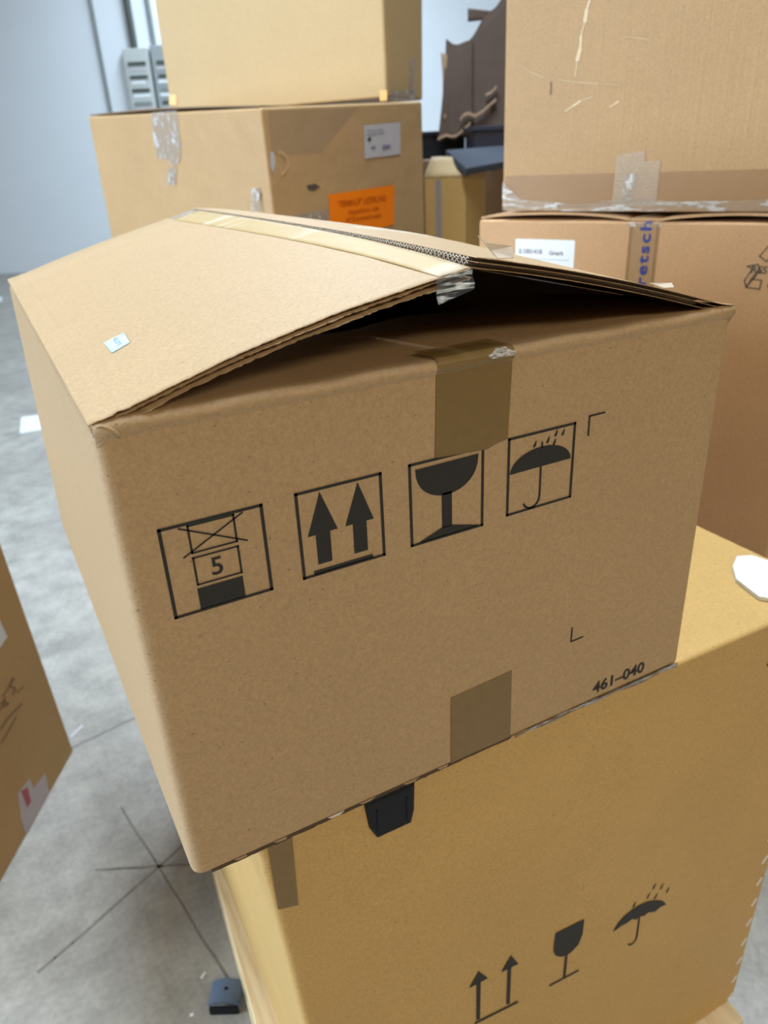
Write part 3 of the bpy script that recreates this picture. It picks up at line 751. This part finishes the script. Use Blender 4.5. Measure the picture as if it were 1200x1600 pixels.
# tears and creases in the liner
def tear(name, pts, wd, mat, lab=None):
    out = []
    for i in range(len(pts)-1):
        w0 = wd*(0.6+0.4*math.sin(i*2.1)); a, b = Vector(pts[i]), Vector(pts[i+1]); d = (b-a).normalized(); m = Vector((-d.y, d.x))
        out.append([tuple(a-m*w0/2), tuple(b-m*w0/2), tuple(b+m*w0/2), tuple(a+m*w0/2)])
    return decal(name, out, UF, mat, uc, off=0.0006, label=lab)
PALE = plain('torn_liner_pale', (0.74, 0.58, 0.38, 1), .7, .2)
def up(px, py):
    d = RX*((px-600)/FPX)+RD*((py-800)/FPX)+RF
    t = (UF.O-CAM).dot(UF.N)/d.dot(UF.N); p = CAM+d*t-UF.O
    return (p.dot(UF.U), p.dot(UF.V))
tear('liner_tear', [up(922, 0), up(917, 15), up(914, 35), up(908, 55), up(907, 75), up(902, 95), up(899, 120)], 0.008, PALE, 'long pale tear in the liner')
tear('liner_tear', [up(883, 174), up(895, 166), up(907, 158), up(925, 151)], 0.004, PALE)
tear('liner_tear', [up(952, 167), up(960, 163), up(967, 158)], 0.003, PALE)
PALE2 = plain('crease_pale', (0.56, 0.40, 0.24, 1), .7, .2)
tear('liner_crease', [up(812, 102), up(830, 113), up(850, 121), up(875, 125), up(905, 129), up(935, 131), up(968, 133)], 0.0030, PALE2)
tear('liner_crease', [up(975, 57), up(995, 59), up(1013, 62)], 0.002, PALE2)
tear('small_hole', [up(861, 128), up(861, 148)], 0.006, plain('hole_shadow_brown', (0.22, 0.14, 0.08, 1), .8))

# ------------------------------------------------------------------ left stack behind
def heading(deg): t = hc+math.radians(deg); return Vector((math.sin(t), math.cos(t), 0))
DA = 2.2
A0 = pix(407, 168, DA); hl, hr = heading(-45), heading(45)
def onplane(px, py, P0, dirv):
    nrm = Vector((dirv.y, -dirv.x, 0)); d = RX*((px-600)/FPX)+RD*((py-800)/FPX)+RF
    t = (P0-CAM).dot(nrm)/d.dot(nrm); return CAM+d*t
AL = onplane(137, 182, A0, hl); AR = onplane(660, 158, A0, hr)
AB = AL+(AR-A0); AB.z = (AL.z+AR.z)/2
ZA = 1.02
def flat(p, z): return Vector((p.x, p.y, z))
ac = thing('labelled_carton', 'amber carton with an orange label and a white label, behind the open carton', 'box', flat((A0+AB)/2, ZA))
shell('body', [flat(A0+hr*.02+hl*.0, ZA), flat(AR, ZA), flat(AB, ZA), flat(AL, ZA)], [A0, AR, AB, AL], 0.010, KLEFT, ac, edge=0.008)
# upper flaps with a dark raised edge on the left side
def aflap(u, v, o):
    p = A0.lerp(AL, 0.01+0.98*u); return p+hr*(0.004+0.3*v)+Vector((0, 0, 0.002+0.008*math.sin(math.pi*min(1, u*1.0))*(1-v)+o))
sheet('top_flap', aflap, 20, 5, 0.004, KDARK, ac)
AFr = Plane(Vector((A0.x, A0.y, 0)), hr, (0, 0, 1)); AFl = Plane(Vector((A0.x, A0.y, 0)), hl, (0, 0, 1))
for P_ in (AFr, AFl):
    if P_.N.dot(RF) > 0: P_.N = -P_.N
def uvp(P_, px, py):
    d = RX*((px-600)/FPX)+RD*((py-800)/FPX)+RF
    t = (P_.O-CAM).dot(P_.N)/d.dot(P_.N); p = CAM+d*t-P_.O
    return (p.dot(P_.U), p.dot(P_.V))
def pv(P_, *pts): return [uvp(P_, *p) for p in pts]
ol = film('orange_label', pv(AFr, (513, 304), (615, 289), (615, 350), (517, 380)), AFr, ORANGE, ac, off=0.002, label='bright orange notice label')
def textline(P_, p0, p1, h0, body, mat, parent, nm, off=0.0036):
    t_ = text_polys(body, 1.0, 0.02); e = extent(t_)
    vs_ = []; 
    polys = []
    for p in t_:
        polys.append([uvp(P_, lerp(p0[0], p1[0], (u-e[0])/(e[1]-e[0])), lerp(p0[1], p1[1], (u-e[0])/(e[1]-e[0]))-h0*v/0.72) for u, v in p])
    return decal(nm, polys, P_, mat, parent, off=off)
textline(AFr, (527, 324), (602, 314), 7, '"TERMINUP" LIEFERUNG', INKO, ol, 'label_print')
textline(AFr, (544, 335), (591, 328), 5, 'Expedition cde', INKO, ol, 'label_print')
textline(AFr, (540, 348), (595, 339), 5, 'BITTE umgehend weiter', INKO, ol, 'label_print')
wl2 = film('address_label', pv(AFr, (568, 196), (624, 191), (625, 241), (569, 248)), AFr, GREYP, ac, off=0.002, label='white address label')
textline(AFr, (573, 206), (598, 204), 2.4, 'nmuo omn', INKL, wl2, 'label_print')
textline(AFr, (572, 212), (600, 209), 2.4, 'mno unmo nuom', INKL, wl2, 'label_print')
decal('label_mark', [pv(AFr, (573, 221), (579, 220), (579, 217), (577, 213), (574, 216))], AFr, INK, wl2, off=0.0036)
decal('label_mark', [pv(AFr, (596, 234), (609, 232), (609, 226), (597, 227))], AFr, INKL, wl2, off=0.0036)
decal('label_mark', [pv(AFr, (578, 233), (586, 232), (586, 228), (579, 229))], AFr, INKL, wl2, off=0.0036)
film('film_sheet', pv(AFr, (442, 344), (458, 336), (512, 327), (514, 358), (500, 370), (440, 370)), AFr, CTAPE, ac, off=0.0012, label='loose clear film')
film('seam_tape', pv(AFr, (418, 172), (560, 168), (500, 239), (424, 243)), AFr, tapemat('dull_tape', (0.46, 0.37, 0.27, 1), .14, .4), ac, off=0.001)
hp_ = [pv(AFr, (421, 236), (427, 238), (430, 254), (426, 271), (422, 260))]
decal('hole_edge', hp_, AFr, GREYP, ac, off=0.002)
crv = [uvp(AFr, 436+13*math.cos(t), 255+17*math.sin(t)) for t in [(-1.7+0.33*k) for k in range(10)]]
decal('torn_rim', stroke(crv, 0.010), AFr, plain('torn_kraft', (0.62, 0.42, 0.22, 1), .7), ac, off=0.002)
decal('dent_mark', [pv(AFr, (478, 290), (492, 287), (500, 292), (490, 298), (482, 297))], AFr, INKS, ac, off=0.0015)
film('clear_tape', pv(AFl, (236, 176), (277, 172), (283, 225), (282, 250), (272, 262), (262, 250), (245, 246), (240, 210)), AFl, CTAPE, ac, off=0.002, label='crinkled clear tape on the left face')
film('clear_tape', pv(AFl, (262, 262), (276, 262), (275, 290), (261, 288)), AFl, CTAPE, ac, off=0.002)
film('clear_tape', pv(AFl, (392, 295), (405, 292), (409, 330), (394, 330)), AFl, CTAPE, ac, off=0.002)
# the carton below it and its pallet
sc_ = thing('base_carton', 'plain brown carton at the bottom of the stack behind, under the labelled carton', 'box', flat((A0+AB)/2, 0.144))
base4 = [flat(A0-hr*.01-hl*.01, 0.144), flat(AR+hr*.02-hl*.01, 0.144), flat(AB+hr*.02+hl*.02, 0.144), flat(AL-hr*.01+hl*.02, 0.144)]
shell('body', base4, [flat(p, ZA-0.0005) for p in base4], 0.01, KRED, sc_, edge=0.006)
pallet('wooden pallet under the stack of cartons behind', flat(A0-hr*.01-hl*.01, 0), hr, hl, 0.8, 1.2, 0.1435)
# small white strip at the bottom of the left face, just over the ridge
film('tape_scrap', pv(AFl, (364, 334), (393, 336), (393, 341), (366, 339)), AFl, WHITE, ac, off=0.002)

# pale carton on top
zt = max(AL.z, AR.z, A0.z)+0.006
B0 = onplane(605, 158, A0+hl*0.02+hr*0.50, heading(45)*1.0)
B0 = pix(605, 158, 2.75)
bl_, br_ = heading(-62), heading(28)
BL = onplane(265, 163, B0, bl_); BR = onplane(661, 155, B0, br_); BB = BL+(BR-B0)
BT = [onplane(602, 0, B0, bl_), onplane(672, 0, BR, br_), BB, onplane(245, 0, BL, bl_)]
zb = zt
pc = thing('pale_carton', 'pale yellow carton on top of the labelled carton', 'box', flat((B0+BB)/2, zb))
def topat(p, t, h): d = Vector((t.x-p.x, t.y-p.y, 0))*0.0; return flat(p+d, zb+h)
rx = (BR-B0).normalized()
shell('body', [flat(B0, zb), flat(BR, zb), flat(BB, zb), flat(BL, zb)], [flat(B0-hr*.0, zb+.62), flat(BR+Vector((rx.x, rx.y, 0))*.03, zb+.62), flat(BB, zb+.62), flat(BL, zb+.62)], 0.012, KPALE, pc, edge=0.008)
BFl = Plane(Vector((B0.x, B0.y, 0)), bl_, (0, 0, 1)); BFr = Plane(Vector((B0.x, B0.y, 0)), br_, (0, 0, 1))
for P_ in (BFl, BFr):
    if P_.N.dot(RF) > 0: P_.N = -P_.N
ot = plain('orange_tape', (0.80, 0.42, 0.09, 1), .4)
film('orange_tape', pv(BFl, (594, 141), (605, 141), (605, 157), (594, 158)), BFl, ot, pc, off=0.002)
film('orange_tape', pv(BFl, (265, 148), (276, 148), (276, 164), (265, 164)), BFl, ot, pc, off=0.002)
film('seam_tape', pv(BFr, (640, 90), (647, 90), (646, 150), (638, 150)), BFr, CTAPE, pc, off=0.002)
film('seam_tape', pv(BFr, (610, 142), (650, 140), (648, 156), (610, 158)), BFr, CTAPE, pc, off=0.002)

# ------------------------------------------------------------------ clutter between the stacks
DE = 3.05
e1 = heading(70); e2 = heading(-20)            # e1 along the narrow front, e2 into depth
E0 = pix(728, 277, DE)                          # near top corner
ELf = onplane(664, 277, E0, heading(-62)); ERt = onplane(800, 268, E0, heading(28))
el = Vector((ELf.x-E0.x, ELf.y-E0.y, 0)); er = Vector((ERt.x-E0.x, ERt.y-E0.y, 0)).normalized()*0.24
oc_ = thing('open_carton', 'narrow tan carton with open top flaps between the stacks', 'box', flat(E0+(el+er)/2, 0))
ze = E0.z
def wall_panel(a, b, z0, z1, nm='side_panel', mat=KYEL, th=0.006):
    d = (b-a).normalized(); nn = Vector((-d.y, d.x, 0))*th/2
    m = (a+b)/2
    boxm(nm, flat(m, (z0+z1)/2), (b-a)/2*Vector((1, 1, 0)) if False else Vector(((b.x-a.x)/2, (b.y-a.y)/2, 0)), nn, (0, 0, (z1-z0)/2), mat, oc_)
c0, c1, c2, c3 = E0, E0+el, E0+el+er, E0+er
eu = el.normalized()*0.004; ev = er.normalized()*0.004
wall_panel(c0+ev*0, c1, 0.0, ze); wall_panel(c0+eu, c3+eu, 0.0, ze); wall_panel(c1-eu+ev, c2-eu, 0.0, ze); wall_panel(c3-ev+eu*2, c2-ev-eu*2, 0.0, ze)
sp_ = film('seam_tape', [(0.05, 0.9), (0.075, 0.9), (0.075, ze-.005), (0.05, ze-.005)], Plane(Vector((c1.x, c1.y, 0)), -el, (0, 0, 1)), plain('grey_tape', (0.30, 0.28, 0.27, 1), .4), oc_, off=0.0045)
# flaps
nl = Vector((-el.y, el.x, 0)).normalized()
if nl.dot(RF) > 0: nl = -nl
sheet('top_flap', lambda u, v, o: c0.lerp(c1, u*1.04-.02)+nl*(0.002)-nl*0.085*v+Vector((0, 0, 0.004+0.072*v*min(1, 0.15+u*1.6)+o)), 4, 4, 0.006, KPALE, oc_)
nr2 = Vector((-er.y, er.x, 0)).normalized()
if nr2.dot(RF) > 0: nr2 = -nr2
sheet('top_flap', lambda u, v, o: c0.lerp(c3, u)+nr2*(0.006+0.055*v*min(1, u*3))+Vector((0, 0, 0.002+0.030*v*min(1, u*2)+o)), 6, 4, 0.006, KYEL, oc_)
# grey foam slab lying in the carton's mouth
F_ = [pix(697, 234, 3.18), pix(802, 226, 3.42), pix(800, 250, 3.14), pix(729, 263, 2.99)]
nf = (F_[1]-F_[0]).cross(F_[3]-F_[0]).normalized()
if nf.z < 0: nf = -nf
vs_ = [p for p in F_]+[p-nf*0.030 for p in F_]
o = recalc(mesh('foam_slab', vs_, [(0, 1, 2, 3), (7, 6, 5, 4), (0, 4, 5, 1), (1, 5, 6, 2), (2, 6, 7, 3), (3, 7, 4, 0)], FOAM, None, loc=(F_[3]-nf*.03)))
tag(o, 'grey foam slab resting in the mouth of the narrow open carton', 'foam slab')
md = o.modifiers.new('b', 'BEVEL'); md.width = 0.004; md.segments = 2

# brown support carton behind, with the black crates on it
K0 = pix(628, 252, 3.36); zk = K0.z
k1, k2 = heading(84), heading(-6)
sk = thing('support_carton', 'brown carton behind the narrow open carton, carrying black crates', 'box', flat(K0+k1*.4+k2*.3, 0))
shell('body', [flat(K0, 0), flat(K0+k1*.95, 0), flat(K0+k1*.95+k2*.85, 0), flat(K0+k2*.85, 0)], [flat(K0, zk), flat(K0+k1*.95, zk), flat(K0+k1*.95+k2*.85, zk), flat(K0+k2*.85, zk)], 0.01, KDARK, sk, edge=0.006)
def crate(label, px0, px1, py0, dep, mat, depth=0.3):
    p0 = pix(px0, py0, dep); ln = (px1-px0)/FPX*dep
    base = flat(p0, zk+0.0005); h = p0.z-base.z
    cr = thing('plastic_crate', label, 'crate', base+k1*ln/2+k2*depth/2)
    def bx(nm, a0_, a1_, b0_, b1_, z0, z1): 
        boxm(nm, base+k1*(a0_+a1_)/2+k2*(b0_+b1_)/2+Vector((0, 0, (z0+z1)/2)), k1*(a1_-a0_)/2, k2*(b1_-b0_)/2, (0, 0, (z1-z0)/2), mat, cr, 0.003)
    t = 0.008
    bx('bottom', 0, ln, 0, depth, 0, t); bx('wall', 0, ln, 0, t, t, h-.02); bx('wall', 0, ln, depth-t, depth, t, h-.02); bx('wall', 0, t, t, depth-t, t, h-.02); bx('wall', ln-t, ln, t, depth-t, t, h-.02)
    bx('rim', -.01, ln+.01, -.01, 0.012, h-.02, h); bx('rim', -.01, ln+.01, depth-.012, depth+.01, h-.02, h); bx('rim', -.01, .012, .012, depth-.012, h-.02, h); bx('rim', ln-.012, ln+.01, .012, depth-.012, h-.02, h)
crate('black plastic crate left of the torn carton, behind the foam slab', 658, 728, 206, 3.70, BLACKP, .26)
crate('black plastic crate under the torn carton, right of the other crate', 740, 850, 198, 3.40, plain('dark_blue_plastic', (0.02, 0.024, 0.045, 1), .4), .17)

# torn carton, open side towards us, standing on the support carton
KTORN = cardboard('shade_dark_board', (0.060, 0.035, 0.022, 1), 0.75, 0.2, wave=0.3)  # colour darkened to paint in the shade inside the open carton
tn_ = thing('torn_carton', 'dark torn carton with ragged flaps standing between the two black crates', 'box', flat(pix(760, 230, 3.62), zk))
def lpan(u, v, o):               # bent left side, ragged at top and bottom
    y0 = 60+6*math.sin(u*5)+10*u; y1 = 219-8*u+3*math.sin(u*17)
    px = 697+(-6*v-7*v*v)*(1-u)+42*u; py = lerp(y0, y1, v)
    return pix(px, py, 3.66-0.03*math.sin(math.pi*v)*(1-u)-0.03*u)+RF*o
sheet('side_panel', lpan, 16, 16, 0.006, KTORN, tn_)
sheet('bent_rim', lambda u, v, o: pix(lerp(689, 700, u)+3*math.sin(v*3), lerp(82, 185, v)+4*u, 3.648-0.012*math.sin(math.pi*u))+RF*o, 5, 10, 0.005, KDARK, tn_)
def rpan(u, v, o):
    y0 = lerp(66, -16, min(1, u*1.05))+4*math.sin(u*11); y1 = 243
    p = pix(728+68*u, lerp(y0, y1, v), 3.645-0.03*u)+RF*o; p.z = max(p.z, zk+0.001); return p
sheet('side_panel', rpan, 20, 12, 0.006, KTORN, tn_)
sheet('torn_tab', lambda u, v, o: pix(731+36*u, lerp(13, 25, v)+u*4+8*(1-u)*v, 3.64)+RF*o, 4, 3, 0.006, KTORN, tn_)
def edgep(pts, nm, wd, dep):
    vs_ = []; fs = []
    for i, (x, y) in enumerate(pts):
        for s_, d_ in ((-wd, 0), (wd, 0), (wd, .02), (-wd, .02)): vs_.append(pix(x, y+s_, dep+d_))
    for i in range(len(pts)-1):
        for k in range(4): fs.append((i*4+k, i*4+(k+1) % 4, i*4+4+(k+1) % 4, i*4+4+k))
    fs.append((0, 1, 2, 3)); fs.append(tuple((len(pts)-1)*4+k for k in (3, 2, 1, 0)))
    recalc(mesh(nm, vs_, fs, KDARK, tn_))
edgep([(719, 187), (725, 179), (733, 177), (742, 181), (754, 174), (766, 163), (775, 155)], 'torn_edge', 2.4, 3.585)
edgep([(759, 148), (768, 144), (776, 135)], 'torn_edge', 2.2, 3.585)
edgep([(684, 217), (690, 214), (697, 211), (706, 213), (713, 212), (724, 203), (735, 192)], 'torn_edge', 2.0, 3.585)

# ------------------------------------------------------------------ floor box at the left edge
fd = Vector((0.493, 0.870, 0)).normalized(); fn = Vector((-fd.y, fd.x, 0))
F0 = Vector((-0.133, 1.551, 0))
fc = thing('floor_carton', 'brown carton on the floor at the left edge with scribbled marker and torn labels', 'box', F0-fd*.4+fn*.3)
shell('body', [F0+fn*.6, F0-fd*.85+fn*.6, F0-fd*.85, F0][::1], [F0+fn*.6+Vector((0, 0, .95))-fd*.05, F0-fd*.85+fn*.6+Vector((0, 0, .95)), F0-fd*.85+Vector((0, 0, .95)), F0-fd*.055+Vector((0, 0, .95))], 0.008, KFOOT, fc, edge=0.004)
FF = Plane(F0, fd, (0, 0, 1))
if FF.N.dot(RF) > 0: FF.N = -FF.N
film('torn_label', pv(FF, (28, 1240), (46, 1216), (52, 1232), (70, 1208), (78, 1246), (60, 1272), (40, 1303), (32, 1280)), FF, plain('dirty_paper', (0.36, 0.31, 0.31, 1), .5), fc, off=0.0006, label='torn whitish label at the bottom edge')
decal('label_print', [pv(FF, (32, 1236), (42, 1230), (48, 1252), (42, 1262))], FF, RED, fc, off=0.0014)
film('address_label', pv(FF, (-30, 940), (-2, 967), (11, 995), (0, 1012), (-30, 1050)), FF, GREYP, fc, off=0.0006, label='corner of a white label')
sw = []
for pts, wd in (([(0, 1110), (8, 1090), (5, 1104), (14, 1099)], .006), ([(4, 1088), (12, 1076), (18, 1062), (22, 1060), (15, 1072), (24, 1076), (19, 1086)], .006), ([(26, 1082), (36, 1073)], .005), ([(0, 1140), (12, 1122), (34, 1099)], .007), ([(2, 1160), (14, 1140), (25, 1120)], .007), ([(0, 1100), (6, 1096), (12, 1100)], .005)):
    sw += stroke([uvp(FF, *p) for p in pts], wd)
decal('marker_scribble', sw, FF, plain('brown_marker', (0.19, 0.115, 0.045, 1), .7), fc, off=0.0008, label='scribbled marker strokes')

# ------------------------------------------------------------------ small things on the floor
bc = floorpt(352, 1580)
cl = thing('plastic_clip', 'small blue-grey plastic clip lying on the floor beside the pallet', 'clip', bc)
cu_ = RX.copy(); cu_.z = 0; cu_.normalize(); cv_ = Vector((-cu_.y, cu_.x, 0))
vs_ = []; fs = []; nb_ = 8
for j in range(2):
    for i in range(nb_+1):
        t = i/nb_; x = (t-.5)*0.066; z = 0.004+0.030*math.sin(math.pi*(0.15+0.7*t))**0.6
        for (dz) in (0, -0.006): vs_.append(bc+cu_*x+cv_*(j*0.05)+Vector((0, 0, z+dz)))
def ix(j, i, k): return j*(nb_+1)*2+i*2+k
for i in range(nb_):
    fs += [(ix(0, i, 0), ix(0, i+1, 0), ix(1, i+1, 0), ix(1, i, 0)), (ix(0, i, 1), ix(1, i, 1), ix(1, i+1, 1), ix(0, i+1, 1)), (ix(0, i, 0), ix(0, i, 1), ix(0, i+1, 1), ix(0, i+1, 0)), (ix(1, i, 0), ix(1, i+1, 0), ix(1, i+1, 1), ix(1, i, 1))]
fs += [(ix(0, 0, 0), ix(1, 0, 0), ix(1, 0, 1), ix(0, 0, 1)), (ix(0, nb_, 0), ix(0, nb_, 1), ix(1, nb_, 1), ix(1, nb_, 0))]
recalc(mesh('clip_top', vs_, fs, BLUEPL, cl))
boxm('clip_front', bc+Vector((0, 0, 0.010))-cv_*0.004, cu_*0.031, cv_*0.004, (0, 0, 0.010), BLACKP, cl, 0.002)
boxm('clip_back', bc+Vector((0, 0, 0.010))+cv_*0.048, cu_*0.031, cv_*0.004, (0, 0, 0.010), BLACKP, cl, 0.002)
vs_ = [bc+cv_*.027+cu_*(0.001+.004*math.cos(2*math.pi*k/10))+cv_*.004*math.sin(2*math.pi*k/10)+Vector((0, 0, 0.0346)) for k in range(10)]
mesh('clip_hole', vs_, [tuple(range(10))], BLACKP, cl)
def scrap(name, label, poly_px, mat, th=0.0015, cat='paper'):
    P_ = [floorpt(*p) for p in poly_px]; c = sum(P_, Vector())/len(P_); n = len(P_)
    vs_ = P_+[p+Vector((0, 0, th)) for p in P_]
    fs = [tuple(reversed(range(n))), tuple(range(n, 2*n))]+[(i, (i+1) % n, n+(i+1) % n, n+i) for i in range(n)]
    o = recalc(mesh(name, vs_, fs, mat, None, loc=c)); tag(o, label, cat); return o
scrap('paper_sheet', 'white paper sheet on the floor left of the open carton', [(33, 652), (70, 647), (74, 670), (31, 677)], WHITE, cat='paper')
scrap('paper_scrap', 'small white scrap on the floor at the left edge, far back', [(-6, 463), (3, 464), (4, 470), (-6, 474)], WHITE)
scrap('film_scrap', 'tiny clear film scrap on the floor above the blue-grey clip', [(313, 1528), (320, 1518), (322, 1520), (315, 1530)], WHITE, .001, 'scrap')
scrap('film_scrap', 'tiny clear film scrap on the floor left of the blue-grey clip', [(296, 1585), (302, 1582), (303, 1587), (297, 1589)], WHITE, .001, 'scrap')
scrap('tape_scrap', 'pale strip of tape on the floor beside the corner of the left carton', [(109, 1150), (128, 1132), (131, 1135), (111, 1153)], GREYP, .001, 'scrap')
